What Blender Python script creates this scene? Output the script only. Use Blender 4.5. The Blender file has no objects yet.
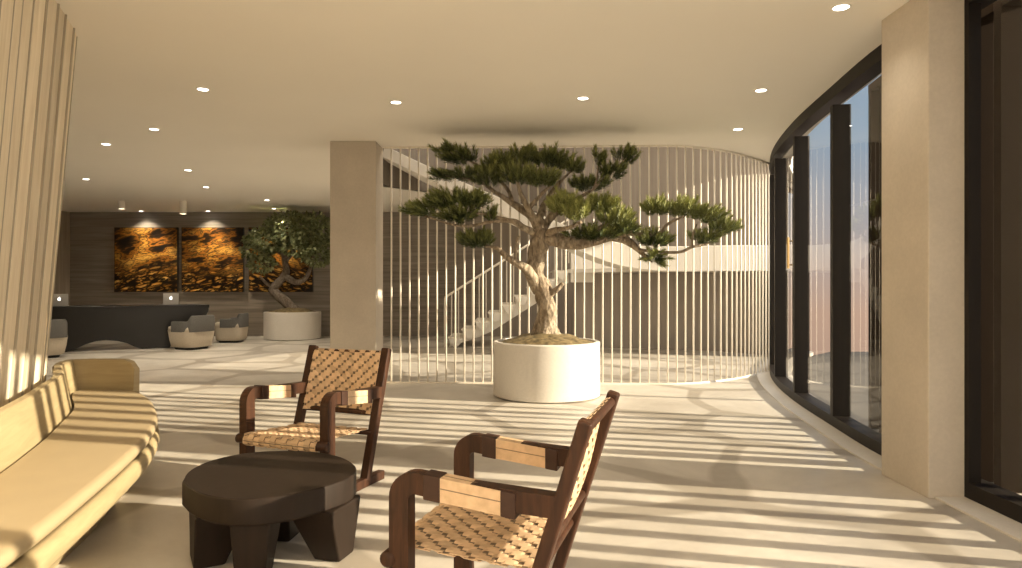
import bpy, math, random
from mathutils import Vector, Matrix, noise
R = random.Random(7)
S = bpy.context.scene
COL = S.collection
H, F = 1.25, 681.0          # eye height (m), focal length (px at 1022 wide)
CEIL = 2.98

def at(px, py, Y):
    return Vector(((px-511)*Y/F, Y, H+(284-py)*Y/F))
def on_ceiling(px, py):
    Y = (CEIL-H)*F/(284-py); return ((px-511)*Y/F, Y)
def on_floor(px, py):
    Y = H*F/(py-284); return ((px-511)*Y/F, Y)

# ------------------------------------------------------------------ materials
def nt(name):
    m = bpy.data.materials.new(name); m.use_nodes = True
    t = m.node_tree; b = t.nodes['Principled BSDF']
    return m, t, b
def N(t, kind, **kw):
    n = t.nodes.new(kind)
    for k, v in kw.items():
        if k in n.inputs.keys() if isinstance(k, str) else False: n.inputs[k].default_value = v
        else: setattr(n, k, v)
    return n
def ramp(t, src, stops):
    r = t.nodes.new('ShaderNodeValToRGB'); e = r.color_ramp.elements
    while len(e) < len(stops): e.new(.5)
    for i, (p, c) in enumerate(stops):
        e[i].position = p; e[i].color = (*c, 1)
    t.links.new(src, r.inputs[0]); return r.outputs[0]
def coords(t, scale=(1,1,1), kind='Object', rot=(0,0,0)):
    tc = t.nodes.new('ShaderNodeTexCoord'); mp = t.nodes.new('ShaderNodeMapping')
    mp.inputs['Scale'].default_value = scale; mp.inputs['Rotation'].default_value = rot
    t.links.new(tc.outputs[kind], mp.inputs[0]); return mp.outputs[0]
def geo_pos(t, scale=(1,1,1), rot=(0,0,0)):
    g = t.nodes.new('ShaderNodeNewGeometry'); mp = t.nodes.new('ShaderNodeMapping')
    mp.inputs['Scale'].default_value = scale; mp.inputs['Rotation'].default_value = rot
    t.links.new(g.outputs['Position'], mp.inputs[0]); return mp.outputs[0]
def noise_t(t, vec, scale, detail=4, rough=.5, dist=0):
    n = t.nodes.new('ShaderNodeTexNoise'); t.links.new(vec, n.inputs['Vector'])
    n.inputs['Scale'].default_value = scale; n.inputs['Detail'].default_value = detail
    n.inputs['Roughness'].default_value = rough; n.inputs['Distortion'].default_value = dist
    return n
def mixc(t, a, b, fac, mode='MIX'):
    m = t.nodes.new('ShaderNodeMix'); m.data_type = 'RGBA'; m.blend_type = mode
    for s, v in ((m.inputs[6], a), (m.inputs[7], b), (m.inputs[0], fac)):
        if hasattr(v, 'links'): t.links.new(v, s)
        elif isinstance(v, (int, float)): s.default_value = v
        else: s.default_value = (*v, 1)
    return m.outputs[2]
def bump(t, b, h, strength, dist=.01):
    n = t.nodes.new('ShaderNodeBump'); n.inputs['Strength'].default_value = strength
    n.inputs['Distance'].default_value = dist
    t.links.new(h, n.inputs['Height']); t.links.new(n.outputs[0], b.inputs['Normal'])
def simple(name, col, rough=.6, metal=0, var=.08, scale=6, bstr=0, spec=None):
    m, t, b = nt(name)
    n = noise_t(t, coords(t), scale)
    c = ramp(t, n.outputs[0], [(.3, tuple(x*(1-var) for x in col)), (.7, tuple(min(1, x*(1+var)) for x in col))])
    t.links.new(c, b.inputs['Base Color'])
    b.inputs['Roughness'].default_value = rough; b.inputs['Metallic'].default_value = metal
    if spec is not None: b.inputs['Specular IOR Level'].default_value = spec
    if bstr: bump(t, b, n.outputs[0], bstr)
    return m
def wood(name, lo, hi, rough=.4, stretch=(14,14,1.2), scale=2.5, tone=False, bstr=.12, world=False, rot=(0,0,0), spec=None):
    m, t, b = nt(name)
    v = geo_pos(t, stretch, rot) if world else coords(t, stretch, rot=rot)
    n = noise_t(t, v, scale, 8, .62, .6)
    c = ramp(t, n.outputs[0], [(.3, lo), (.7, hi)])
    if tone:
        a = t.nodes.new('ShaderNodeAttribute'); a.attribute_name = 'tone'
        c = mixc(t, c, a.outputs['Color'], 1.0, 'MULTIPLY')
    t.links.new(c, b.inputs['Base Color']); b.inputs['Roughness'].default_value = rough
    bump(t, b, n.outputs[0], bstr, .004)
    if spec is not None: b.inputs['Specular IOR Level'].default_value = spec
    return m

M = {}
M['ceiling'] = simple('ceiling_plaster', (.90,.87,.81), .85, var=.015, scale=.8)
M['plaster'] = simple('white_plaster', (.84,.81,.75), .6, var=.02, scale=2)
M['stone_col'] = None
def stone(name, col, var=.08):
    m, t, b = nt(name)
    v = geo_pos(t)
    n1 = noise_t(t, v, 2.2, 6, .6); n2 = noise_t(t, v, 45, 3, .6)
    c1 = ramp(t, n1.outputs[0], [(.3, tuple(x*(1-var) for x in col)), (.7, tuple(x*(1+var) for x in col))])
    c2 = ramp(t, n2.outputs[0], [(.35, (.9,.9,.9)), (.65, (1,1,1))])
    t.links.new(mixc(t, c1, c2, .6, 'MULTIPLY'), b.inputs['Base Color'])
    b.inputs['Roughness'].default_value = .7
    bump(t, b, n2.outputs[0], .08, .003)
    return m
M['stone_col'] = stone('pillar_stone', (.54,.485,.41))
M['planter'] = stone('planter_concrete', (.68,.645,.59), .04)
M['light_wood'] = wood('light_ash_boards', (.72,.63,.48), (.90,.82,.67), .5, (9,9,.7), 2.2, tone=True, world=True)
M['bench_wood'] = wood('bench_ash', (.32,.25,.14), (.41,.33,.19), .45, (1.2,1.2,12), 2.2, bstr=.05)
M['cushion'] = simple('bench_leather', (.36,.285,.175), .5, var=.03, scale=5)
M['back_wood'] = wood('grey_wood_cladding', (.19,.165,.14), (.36,.32,.275), .55, (.35,.35,9), 1.6, world=True)
M['vert_wood'] = wood('brown_wood_cladding', (.27,.235,.20), (.36,.315,.27), .5, (9,9,.35), 1.6, world=True)
M['walnut'] = wood('walnut', (.020,.008,.004), (.064,.026,.012), .5, (16,16,2), 2.4, spec=.25)
M['cuff'] = simple('dark_leather', (.040,.018,.011), .5, var=.2, spec=.3, scale=30, bstr=.1)
M['bronze'] = simple('dark_bronze', (.010,.007,.005), .5, 0, var=.1, spec=.25)
M['fin'] = simple('bronze_fin', (.014,.008,.004), .9, 0, var=.05, spec=.05)
M['black_wood'] = wood('blackened_wood', (.013,.008,.005), (.020,.012,.008), .55, (10,10,1.5), 2, bstr=.06, spec=.22)
M['desk'] = simple('black_lacquer', (.009,.008,.007), .3, var=.15, scale=2)
M['rod'] = simple('white_metal', (.82,.77,.68), .4, 0, var=.02)
M['grey_fabric'] = simple('grey_fabric', (.10,.095,.088), .85, var=.15, scale=60, bstr=.2)
M['cream_fabric'] = simple('cream_fabric', (.52,.46,.37), .85, var=.08, scale=60, bstr=.2)
M['alu'] = simple('laptop_aluminium', (.72,.70,.67), .35, .4, var=.02)
M['soil'] = simple('mossy_soil', (.16,.12,.055), .95, var=.6, scale=18, bstr=.9)
M['black_plastic'] = simple('black_plastic', (.02,.02,.02), .4)
M['terrace'] = simple('terrace_stone', (.05,.045,.04), .8, var=.15, scale=3)

def leather():
    m, t, b = nt('tan_woven_leather')
    a = t.nodes.new('ShaderNodeAttribute'); a.attribute_name = 'tone'
    n = noise_t(t, coords(t), 25, 4)
    c = ramp(t, n.outputs[0], [(.3, (.50,.345,.21)), (.7, (.66,.475,.305))])
    t.links.new(mixc(t, c, a.outputs['Color'], 1, 'MULTIPLY'), b.inputs['Base Color'])
    b.inputs['Roughness'].default_value = .5
    bump(t, b, n.outputs[0], .1, .002)
    return m
M['leather'] = leather()

def floor_mat():
    m, t, b = nt('veined_pale_stone')
    v = geo_pos(t)
    w = noise_t(t, v, .45, 2, .4)
    vm = t.nodes.new('ShaderNodeVectorMath'); vm.operation = 'MULTIPLY_ADD'
    t.links.new(w.outputs['Color'], vm.inputs[0]); vm.inputs[1].default_value = (1.3,1.3,0); t.links.new(v, vm.inputs[2])
    def cells(scale, wd, off):
        mp = t.nodes.new('ShaderNodeMapping'); mp.inputs['Location'].default_value = off
        t.links.new(vm.outputs[0], mp.inputs[0])
        fl = t.nodes.new('ShaderNodeVectorMath'); fl.operation = 'MULTIPLY'; fl.inputs[1].default_value = (1,1,0)
        t.links.new(mp.outputs[0], fl.inputs[0])
        ds = []
        for ft_ in ('F1', 'F2'):
            vo = t.nodes.new('ShaderNodeTexVoronoi'); vo.feature = ft_; vo.voronoi_dimensions = '2D'
            vo.inputs['Scale'].default_value = scale; vo.inputs['Randomness'].default_value = .85
            t.links.new(fl.outputs[0], vo.inputs['Vector']); ds.append(vo.outputs['Distance'])
        sb = t.nodes.new('ShaderNodeMath'); sb.operation = 'SUBTRACT'
        t.links.new(ds[1], sb.inputs[0]); t.links.new(ds[0], sb.inputs[1])
        return ramp(t, sb.outputs[0], [(wd*.62, (1,1,1)), (wd, (0,0,0))])
    l1 = cells(.72, .15, (.3,.7,0))
    n1 = noise_t(t, v, 1.1, 8, .65, .5); n2 = noise_t(t, v, 9, 6, .6)
    base = ramp(t, n1.outputs[0], [(.3, (.44,.405,.355)), (.72, (.68,.64,.575))])
    base = mixc(t, base, ramp(t, n2.outputs[0], [(.3,(.86,.86,.86)),(.7,(1,1,1))]), .7, 'MULTIPLY')
    mm = t.nodes.new('ShaderNodeMath'); mm.operation = 'MULTIPLY'; mm.inputs[1].default_value = .8
    t.links.new(l1, mm.inputs[0])
    c = mixc(t, base, (.30,.265,.22), mm.outputs[0])
    t.links.new(c, b.inputs['Base Color'])
    r = ramp(t, n2.outputs[0], [(.3,(.30,.30,.30)),(.7,(.46,.46,.46))]); t.links.new(r, b.inputs['Roughness'])
    b.inputs['Specular IOR Level'].default_value = .35
    bump(t, b, n2.outputs[0], .04, .002)
    return m
M['floor'] = floor_mat()

def glass_mat():
    m, t, b = nt('tinted_glass'); t.nodes.remove(b)
    out = t.nodes['Material Output']
    tr = t.nodes.new('ShaderNodeBsdfTransparent'); tr.inputs[0].default_value = (.90,.88,.84,1)
    gl = t.nodes.new('ShaderNodeBsdfGlossy'); gl.inputs['Roughness'].default_value = .0; gl.inputs[0].default_value = (.9,.9,.9,1)
    fr = t.nodes.new('ShaderNodeFresnel'); fr.inputs[0].default_value = 1.45
    mx = t.nodes.new('ShaderNodeMixShader')
    t.links.new(fr.outputs[0], mx.inputs[0]); t.links.new(tr.outputs[0], mx.inputs[1]); t.links.new(gl.outputs[0], mx.inputs[2])
    t.links.new(mx.outputs[0], out.inputs[0])
    return m
M['glass'] = glass_mat()

def emis(name, col, s):
    m, t, b = nt(name)
    b.inputs['Base Color'].default_value = (*col, 1)
    b.inputs['Emission Color'].default_value = (*col, 1); b.inputs['Emission Strength'].default_value = s
    return m
M['lamp'] = emis('lamp_lens', (1,.93,.8), 9)
M['logo'] = emis('laptop_logo_light', (1,.97,.9), 2.5)

def bark(name, lo, hi):
    m, t, b = nt(name)
    v = coords(t, (1,1,.45))
    n = noise_t(t, v, 22, 8, .7, .5); n2 = noise_t(t, v, 5, 3)
    vo = t.nodes.new('ShaderNodeTexVoronoi'); vo.inputs['Scale'].default_value = 26; t.links.new(v, vo.inputs['Vector'])
    c = ramp(t, n.outputs[0], [(.32, lo), (.66, hi)])
    c = mixc(t, c, ramp(t, n2.outputs[0], [(.3,(.8,.75,.7)),(.7,(1,1,1))]), 1, 'MULTIPLY')
    t.links.new(c, b.inputs['Base Color']); b.inputs['Roughness'].default_value = .9
    ad = t.nodes.new('ShaderNodeMath'); ad.operation = 'ADD'
    t.links.new(n.outputs[0], ad.inputs[0]); t.links.new(vo.outputs['Distance'], ad.inputs[1])
    bump(t, b, ad.outputs[0], .9, .02)
    return m
M['bark'] = bark('pale_bark', (.12,.085,.055), (.55,.47,.36))
M['bark2'] = bark('grey_bark', (.10,.08,.06), (.30,.25,.20))
def leafm(name, lo, hi, rough=.5):
    m, t, b = nt(name)
    a = t.nodes.new('ShaderNodeAttribute'); a.attribute_name = 'tone'
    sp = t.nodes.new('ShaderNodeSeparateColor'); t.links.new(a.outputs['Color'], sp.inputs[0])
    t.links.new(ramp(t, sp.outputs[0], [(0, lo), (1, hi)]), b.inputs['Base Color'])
    b.inputs['Roughness'].default_value = rough
    b.inputs['Specular IOR Level'].default_value = .3
    return m
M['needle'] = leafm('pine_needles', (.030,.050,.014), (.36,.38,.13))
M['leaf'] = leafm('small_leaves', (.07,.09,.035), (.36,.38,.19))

def art_mat(seed):
    m, t, b = nt('amber_abstract_print')
    tc = t.nodes.new('ShaderNodeTexCoord'); mp = t.nodes.new('ShaderNodeMapping')
    mp.inputs['Location'].default_value = (seed*3.7, 0, seed*1.9); mp.inputs['Rotation'].default_value = (0, .22*(1 if seed != 2 else -1), 0)
    t.links.new(tc.outputs['Object'], mp.inputs[0])
    st = t.nodes.new('ShaderNodeMapping'); st.inputs['Scale'].default_value = (.8,1,2.4); t.links.new(mp.outputs[0], st.inputs[0])
    n = noise_t(t, st.outputs[0], 1.7, 7, .56, .2)
    n2 = noise_t(t, st.outputs[0], 6.5, 5, .6, .8)
    vo = t.nodes.new('ShaderNodeTexVoronoi'); vo.inputs['Scale'].default_value = 4.2; vo.feature = 'DISTANCE_TO_EDGE'
    t.links.new(st.outputs[0], vo.inputs['Vector'])
    sx = t.nodes.new('ShaderNodeSeparateXYZ'); t.links.new(tc.outputs['Object'], sx.inputs[0])
    c = ramp(t, n.outputs[0], [(.38,(.004,.003,.002)),(.455,(.03,.013,.004)),(.50,(.36,.14,.015)),(.53,(.02,.012,.006)),(.57,(.55,.27,.04)),(.60,(.09,.05,.02)),(.64,(.62,.34,.06)),(.70,(.10,.05,.01)),(.76,(.8,.6,.2))])
    peb = ramp(t, vo.outputs['Distance'], [(.04,(.004,.003,.002)),(.16,(.55,.27,.05)),(.3,(.9,.6,.2))])
    peb = mixc(t, peb, ramp(t, n2.outputs[0], [(.48,(.01,.006,.004)),(.58,(1,.9,.7))]), 1, 'MULTIPLY')
    rng = t.nodes.new('ShaderNodeMapRange'); rng.inputs['From Min'].default_value = .75; rng.inputs['From Max'].default_value = .35
    t.links.new(sx.outputs['Z'], rng.inputs['Value'])
    c = mixc(t, c, peb, rng.outputs[0])
    t.links.new(c, b.inputs['Base Color']); b.inputs['Roughness'].default_value = .35
    return m

# ------------------------------------------------------------------ mesh helpers
class MB:
    def __init__(s): s.v, s.f, s.t = [], [], []      # verts, faces, tone per face
    def add(s, vs, fs, tone=1.0):
        o = len(s.v); s.v += [Vector(p) for p in vs]
        for f in fs: s.f.append([i+o for i in f]); s.t.append(tone)
    def box(s, a, b, tone=1.0, mat=None):
        x0,y0,z0 = a; x1,y1,z1 = b
        vs = [Vector(p) for p in ((x0,y0,z0),(x1,y0,z0),(x1,y1,z0),(x0,y1,z0),(x0,y0,z1),(x1,y0,z1),(x1,y1,z1),(x0,y1,z1))]
        if mat is not None: vs = [mat @ p for p in vs]
        s.add(vs, [(0,3,2,1),(4,5,6,7),(0,1,5,4),(1,2,6,5),(2,3,7,6),(3,0,4,7)], tone)
    def beam(s, p, q, w, d, up=Vector((0,0,1)), tone=1.0):
        """rectangular bar from p to q; w along side axis, d along the other"""
        p, q = Vector(p), Vector(q); z = (q-p).normalized()
        x = z.cross(up)
        if x.length < 1e-4: x = Vector((1,0,0))
        x.normalize(); y = z.cross(x)
        vs = [c + x*a*w/2 + y*b*d/2 for c in (p, q) for a, b in ((-1,-1),(1,-1),(1,1),(-1,1))]
        s.add(vs, [(0,3,2,1),(4,5,6,7),(0,1,5,4),(1,2,6,5),(2,3,7,6),(3,0,4,7)], tone)
    def loft(s, rings, closed=True, caps=True, tone=1.0):
        n = len(rings[0]); o = len(s.v); vs = [Vector(p) for r in rings for p in r]; fs = []
        for i in range(len(rings)-1):
            for j in range(n if closed else n-1):
                a = i*n+j; b = i*n+(j+1)%n
                fs.append((a, b, b+n, a+n))
        if caps and closed:
            fs.append(tuple(range(n))[::-1]); fs.append(tuple((len(rings)-1)*n+k for k in range(n)))
        s.add(vs, fs, tone)
    def tube(s, pts, rad, n=10, wob=0, tone=1.0, seed=0):
        pts = [Vector(p) for p in pts]
        if not hasattr(rad, '__len__'): rad = [rad]*len(pts)
        rings = []; x = None
        for i, p in enumerate(pts):
            t = (pts[min(i+1,len(pts)-1)] - pts[max(i-1,0)]).normalized()
            if x is None: x = t.orthogonal().normalized()
            x = (x - t*x.dot(t)).normalized(); y = t.cross(x)
            r = []
            for k in range(n):
                a = 2*math.pi*k/n; d = x*math.cos(a)+y*math.sin(a); q = rad[i]
                if wob: q *= 1 + wob*noise.noise((p+d*rad[i]*1.5)*7+Vector((seed,0,0)))*2
                r.append(p+d*q)
            rings.append(r)
        s.loft(rings, tone=tone)
    def prism(s, poly, z0, z1, tone=1.0):
        n = len(poly)
        vs = [(x,y,z0) for x,y in poly]+[(x,y,z1) for x,y in poly]
        s.add(vs, [tuple(range(n))[::-1], tuple(range(n,2*n))]+[(i,(i+1)%n,(i+1)%n+n,i+n) for i in range(n)], tone)
    def lathe(s, prof, n=48, tone=1.0):
        rings = [[(r*math.cos(2*math.pi*k/n), r*math.sin(2*math.pi*k/n), z) for k in range(n)] for r, z in prof]
        s.loft(rings, tone=tone)
    def build(s, name, mat, parent=None, world=False, smooth=False, bevel=0, tones=False, seg=2, angle=40, fixn=True):
        off = Vector(parent.location) if (world and parent is not None) else Vector()
        me = bpy.data.meshes.new(name); me.from_pydata([v-off for v in s.v], [], s.f)
        if fixn:
            import bmesh
            bm = bmesh.new(); bm.from_mesh(me); bmesh.ops.recalc_face_normals(bm, faces=bm.faces[:]); bm.to_mesh(me); bm.free()
        me.materials.append(mat)
        if tones:
            a = me.attributes.new('tone', 'FLOAT_COLOR', 'FACE')
            for i, t in enumerate(s.t):
                a.data[i].color = (t,t,t,1) if not hasattr(t, '__len__') else (*t,1)
        if smooth:
            me.polygons.foreach_set('use_smooth', [True]*len(me.polygons))
        o = bpy.data.objects.new(name, me); COL.objects.link(o)
        if parent is not None: o.parent = parent
        if bevel:
            b = o.modifiers.new('bevel', 'BEVEL'); b.width = bevel; b.segments = seg; b.limit_method = 'ANGLE'; b.angle_limit = math.radians(angle)
        return o
def edge_smooth(o, deg=35):
    me = o.data
    try: me.set_sharp_from_angle(angle=math.radians(deg))
    except Exception: pass
    return o
def tag(o, label=None, cat=None, group=None, kind=None):
    if label: o['label'] = label
    if cat: o['category'] = cat
    if group: o['group'] = group
    if kind: o['kind'] = kind
    return o
def thing(name, label, cat, loc=(0,0,0), rz=0, group=None, kind=None):
    o = bpy.data.objects.new(name, None); COL.objects.link(o); o.empty_display_size = .2
    o.location = loc; o.rotation_euler = (0,0,rz)
    return tag(o, label, cat, group, kind)
def copy_thing(o, loc, rz, label):
    def rec(a, par):
        c = a.copy(); COL.objects.link(c); c.parent = par
        for ch in list(a.children): rec(ch, c)
        return c
    r = rec(o, None); r.location = loc; r.rotation_euler = (0,0,rz); r['label'] = label
    return r
def spline(pts, n):
    """Catmull-Rom through pts (any dimension), n samples per span"""
    P = [Vector(p) for p in pts]; P = [2*P[0]-P[1]] + P + [2*P[-1]-P[-2]]
    out = []
    for i in range(1, len(P)-2):
        a, b, c, d = P[i-1:i+3]
        for k in range(n):
            t = k/n
            out.append(.5*((2*b)+(c-a)*t+(2*a-5*b+4*c-d)*t*t+(3*b-a-3*c+d)*t**3))
    out.append(P[-2]); return out

# ------------------------------------------------------------------ facade curve
FP = [(2.69,-5.5),(2.69,-2),(2.69,1),(2.69,3),(2.69,4.0),(2.725,4.98),(2.86,6.0),(3.05,7.22),(3.34,8.49),(3.70,9.6),(4.10,10.5),(4.62,11.5),(5.3,12.5)]
FC = spline([(x,y,0) for x,y in FP], 10)
def fx(Y):
    for a, b in zip(FC, FC[1:]):
        if a.y <= Y <= b.y: return a.x+(b.x-a.x)*(Y-a.y)/(b.y-a.y)
    return FC[0].x if Y < FC[0].y else FC[-1].x
def fn(Y):                                             # outward normal in plan
    t = Vector((fx(Y+.02)-fx(Y-.02), .04, 0)).normalized(); return Vector((t.y, -t.x, 0))
def fpt(Y, off): 
    p = Vector((fx(Y), Y, 0)) + fn(Y)*off; return p
def strip(mb, Y0, Y1, o0, o1, z0, z1, n=6):
    rings = []
    for i in range(n+1):
        y = Y0+(Y1-Y0)*i/n; a = fpt(y,o0); b = fpt(y,o1)
        rings.append([(a.x,a.y,z0),(b.x,b.y,z0),(b.x,b.y,z1),(a.x,a.y,z1)])
    mb.loft(rings)

# ------------------------------------------------------------------ floor, ceiling, walls
b = MB(); fl = [(-13,-5.5)] + [(p.x+.25,p.y) for p in FC] + [(5.6,17),(-13,17)]
b.prism(fl, -.2, 0); tag(b.build('floor', M['floor']), 'pale veined stone lobby floor', kind='structure')

# rod screen curve (also the rim of the ceiling over the lobby)
RC = spline([(-1.60,8.60,0),(-.6,8.57,0),(.6,8.53,0),(1.5,8.50,0),(2.15,8.51,0),(2.75,8.80,0),(3.22,9.22,0),(3.70,9.75,0)], 24)
front_rim = [(p.x,p.y) for p in RC]
back_rim = [(-1.65,8.72),(-2.0,10.2),(-2.28,11.6),(-2.2,12.15),(-1.53,12.87),(-.7,13.7),(.2,14.6),(1.0,15.5),(1.3,16.5)]
b = MB()
b.prism([(-13,-5.5)]+[(p.x+.25,p.y) for p in FC if p.y < 9.9]+[(3.72,9.9)]+[(x,y+.05) for x,y in front_rim[::-1]]+back_rim+[(-13,16.5)], CEIL, CEIL+.3)
tag(b.build('ceiling', M['ceiling']), 'smooth cream plaster ceiling', kind='structure')
# upper fascia round the stair void, wood clad
b = MB()
br = [Vector((x,y,0)) for x,y in back_rim]
rings = [[(p.x+.03,p.y-.03,CEIL-.0),(p.x+.03,p.y-.03,4.3),(p.x-.05,p.y+.03,4.3),(p.x-.05,p.y+.03,CEIL)] for p in br]
b.loft(rings); tag(b.build('trim_1', wood('dark_fascia_wood', (.13,.11,.09), (.18,.155,.13), .5, (9,9,.35), 1.6, world=True)), 'brown timber fascia around the stair void', kind='structure')
b = MB(); rings = [[(p.x,p.y+.02,CEIL+.005),(p.x,p.y+.02,6.0),(p.x+.05,p.y-.08,6.0),(p.x+.05,p.y-.08,CEIL+.305)] for p in RC]
b.loft(rings); tag(b.build('wall_upper_front', M['plaster']), kind='structure')
b = MB(); b.prism([(-7,8.3),(6.5,8.3),(6.5,17),(-7,17)], 6.0, 6.2); tag(b.build('ceiling_upper', M['ceiling']), kind='structure')
b = MB(); b.box((-7.2,8.3,CEIL+.3),(-7,17,6)); tag(b.build('wall_upper_left', M['vert_wood']), kind='structure')
# far wall: flat timber wall, then curving round the stair
BW = [(-13,16.4),(-.6,16.4)] ; cur = spline([(-.6,16.4,0),(1.4,15.9,0),(2.9,14.9,0),(3.9,13.6,0),(4.45,12.4,0),(4.64,11.6,0)], 8)
b = MB(); b.box((-13,16.4,0),(-.6,16.6,CEIL+.25)); b.box((-7,16.4,CEIL+.25),(-.6,16.6,6)); tag(b.build('wall_back', M['back_wood']), 'grey wood panelled far wall with horizontal grain', kind='structure')
b = MB(); b.loft([[(p.x,p.y,0),(p.x,p.y,6),(p.x+.15,p.y+.15,6),(p.x+.15,p.y+.15,0)] for p in cur]); tag(b.build('wall_right_back', M['vert_wood']), 'curved brown timber wall behind the stair', kind='structure')
dr = spline([(1.25,13.5,0),(2.2,13.25,0),(3.1,13.0,0),(3.9,12.6,0),(4.4,12.0,0)], 8)
b = MB(); b.loft([[(p.x,p.y,0),(p.x,p.y,1.46),(p.x+.05,p.y+.1,1.46),(p.x+.05,p.y+.1,0)] for p in dr]); tag(b.build('wall_under_landing', M['vert_wood']), 'brown timber wall under the landing', kind='structure')
b = MB(); b.box((-11.2,13.0,0),(-10.62,16.4,CEIL)); tag(b.build('wall_return', wood('return_wood', (.26,.21,.16),(.42,.35,.27), .5, (9,9,.4), 1.6, world=True)), 'paler timber return beside the far wall', kind='structure')
b = MB(); b.box((-13.2,-5.5,0),(-13,16.6,CEIL+.3)); tag(b.build('wall_far_left', M['plaster']), kind='structure')
# upper facade wall above the lobby glass
b = MB(); strip(b, 8.3, 12.0, 0, .2, CEIL+.02, 6, 10); tag(b.build('wall_upper_right', M['plaster']), kind='structure')
# middle and right pillars
b = MB(); b.box((-2.19,8.24,0),(-1.635,8.70,CEIL)); tag(b.build('pillar', M['stone_col'], bevel=.006), 'square beige stone pillar at the end of the rod screen', kind='structure')
b = MB(); b.box((2.43,3.965,0),(2.72,4.47,CEIL)); tag(b.build('pillar', M['stone_col'], bevel=.006), 'beige stone pillar in front of the glass facade', kind='structure')

# leaning board wall on the left
T = spline([(-1.65,-1.5,0),(-1.7,0,0),(-1.8,1.2,0),(-2.0,2.1,0),(-2.33,3.0,0),(-2.5,3.45,0),(-2.765,4.12,0),(-3.02,4.72,0),(-3.34,5.10,0),(-3.85,5.42,0),(-4.6,5.75,0),(-7,5.8,0)], 40)
L = [0]
for a, c in zip(T, T[1:]): L.append(L[-1]+(c-a).length)
def Tat(l):
    for i in range(len(L)-1):
        if L[i] <= l <= L[i+1]: return T[i].lerp(T[i+1], (l-L[i])/max(1e-9,L[i+1]-L[i]))
    return T[-1]
b = MB(); l = 0
while l < L[-1]-.05:
    w = R.choice((.13,.2,.25,.18)); w = min(w, L[-1]-l); dep = R.choice((0,.006,.010)); tone = R.uniform(.74,1.12)
    a, c = Tat(l+.009), Tat(l+w-.009); t = (c-a).normalized(); n = Vector((t.y,-t.x,0))
    rings = []
    for p, z in ((Vector((a.x,a.y,0)),0),(Vector((a.x,a.y,0)),1)):
        off = -n*.23*(1-z)
        q0, q1 = a+n*dep+off, c+n*dep+off
        zz = z*CEIL
        rings.append([(q0.x,q0.y,zz),(q1.x,q1.y,zz),((q1-n*.1).x,(q1-n*.1).y,zz),((q0-n*.1).x,(q0-n*.1).y,zz)])
    b.loft(rings, tone=tone)
    rings = []
    for z in (0,1):
        off = -n*.23*(1-z); e = c+t*.009; q0, q1 = e-t*.006+n*.011+off, e+t*.006+n*.011+off; zz = z*CEIL
        rings.append([(q0.x,q0.y,zz),(q1.x,q1.y,zz),((q1-n*.05).x,(q1-n*.05).y,zz),((q0-n*.05).x,(q0-n*.05).y,zz)])
    b.loft(rings, tone=.50); l += w  # proud strip darkened to stand for the shaded groove between boards
bk = MB(); rr_ = []
for i in range(0, len(T), 4):
    p = T[i]; t = (T[min(i+4,len(T)-1)]-T[max(i-4,0)]).normalized(); n = Vector((t.y,-t.x,0)); q = p-n*.032; q0 = q-n*.23
    rr_.append([(q0.x,q0.y,0),(q.x,q.y,CEIL),((q-n*.02).x,(q-n*.02).y,CEIL),((q0-n*.02).x,(q0-n*.02).y,0)])
bk.loft(rr_); tag(bk.build('wall_left_backing', M['cuff']), kind='structure')  # dark sheet added behind the boards so the gaps read as shade
tag(b.build('wall_left', M['light_wood'], tones=True), 'curved wall of leaning pale timber boards', kind='structure')
b = MB(); b.box((-13,5.75,0),(-6.9,5.9,CEIL)); tag(b.build('wall_left_return', M['plaster']), kind='structure')

# ------------------------------------------------------------------ facade windows
MY = [-5.4,-4.0,-2.7,-1.4,-.1,1.2,2.5,4.2, 4.66,5.95,7.22,8.49,9.76,11.03,12.3]
wi = 1
for a, c in zip(MY, MY[1:]):
    w = thing('window_%d' % wi, None, None, fpt((a+c)/2, 0), kind='structure'); wi += 1
    m = MB()
    strip(m, a, c, -.05, .09, 0, .10); strip(m, a, c, -.05, .09, CEIL-.11, CEIL)
    strip(m, c-.035, c+.035, -.05, .10, .10, CEIL-.17, 1)
    if abs(c-4.2) < .01: strip(m, 3.925, 3.965, -.05, .02, .10, CEIL-.11, 1)
    if a == -5.4: strip(m, a-.0, a+.06, -.05, .10, .10, CEIL-.17, 1)
    m.build('window_frame', M['bronze'], w, world=True)
    m = MB(); rings = []
    k = 8
    for i in range(k+1):
        y = a+(c-a)*i/k; p = fpt(y, .02); rings.append([(p.x,p.y,.08),(p.x,p.y,CEIL-.15)])
    m.loft(rings, closed=False, caps=False)
    m.build('window_pane', M['glass'], w, world=True, smooth=True, fixn=False)
b = MB(); strip(b, -5.4, 3.97, -.22, -.05, 0, .012, 20); strip(b, 4.47, 11.4, -.22, -.05, 0, .012, 30)
tag(b.build('trim_2', M['planter']), 'pale stone kerb along the glass facade', kind='structure')
# brass pull handle on the far pane
b = MB(); p = fpt(7.45, -.0); p2 = fpt(7.45,-.06)
b.tube([(p2.x,p2.y,1.42),(p2.x,p2.y,1.76)], .014); b.tube([(p.x,p.y,1.46),(p2.x,p2.y,1.46)], .008, 6); b.tube([(p.x,p.y,1.72),(p2.x,p2.y,1.72)], .008, 6)
tag(b.build('pull_handle', simple('brass', (.55,.38,.18), .3, .9)), 'brass pull handle on the curved glass facade', 'handle')
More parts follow.
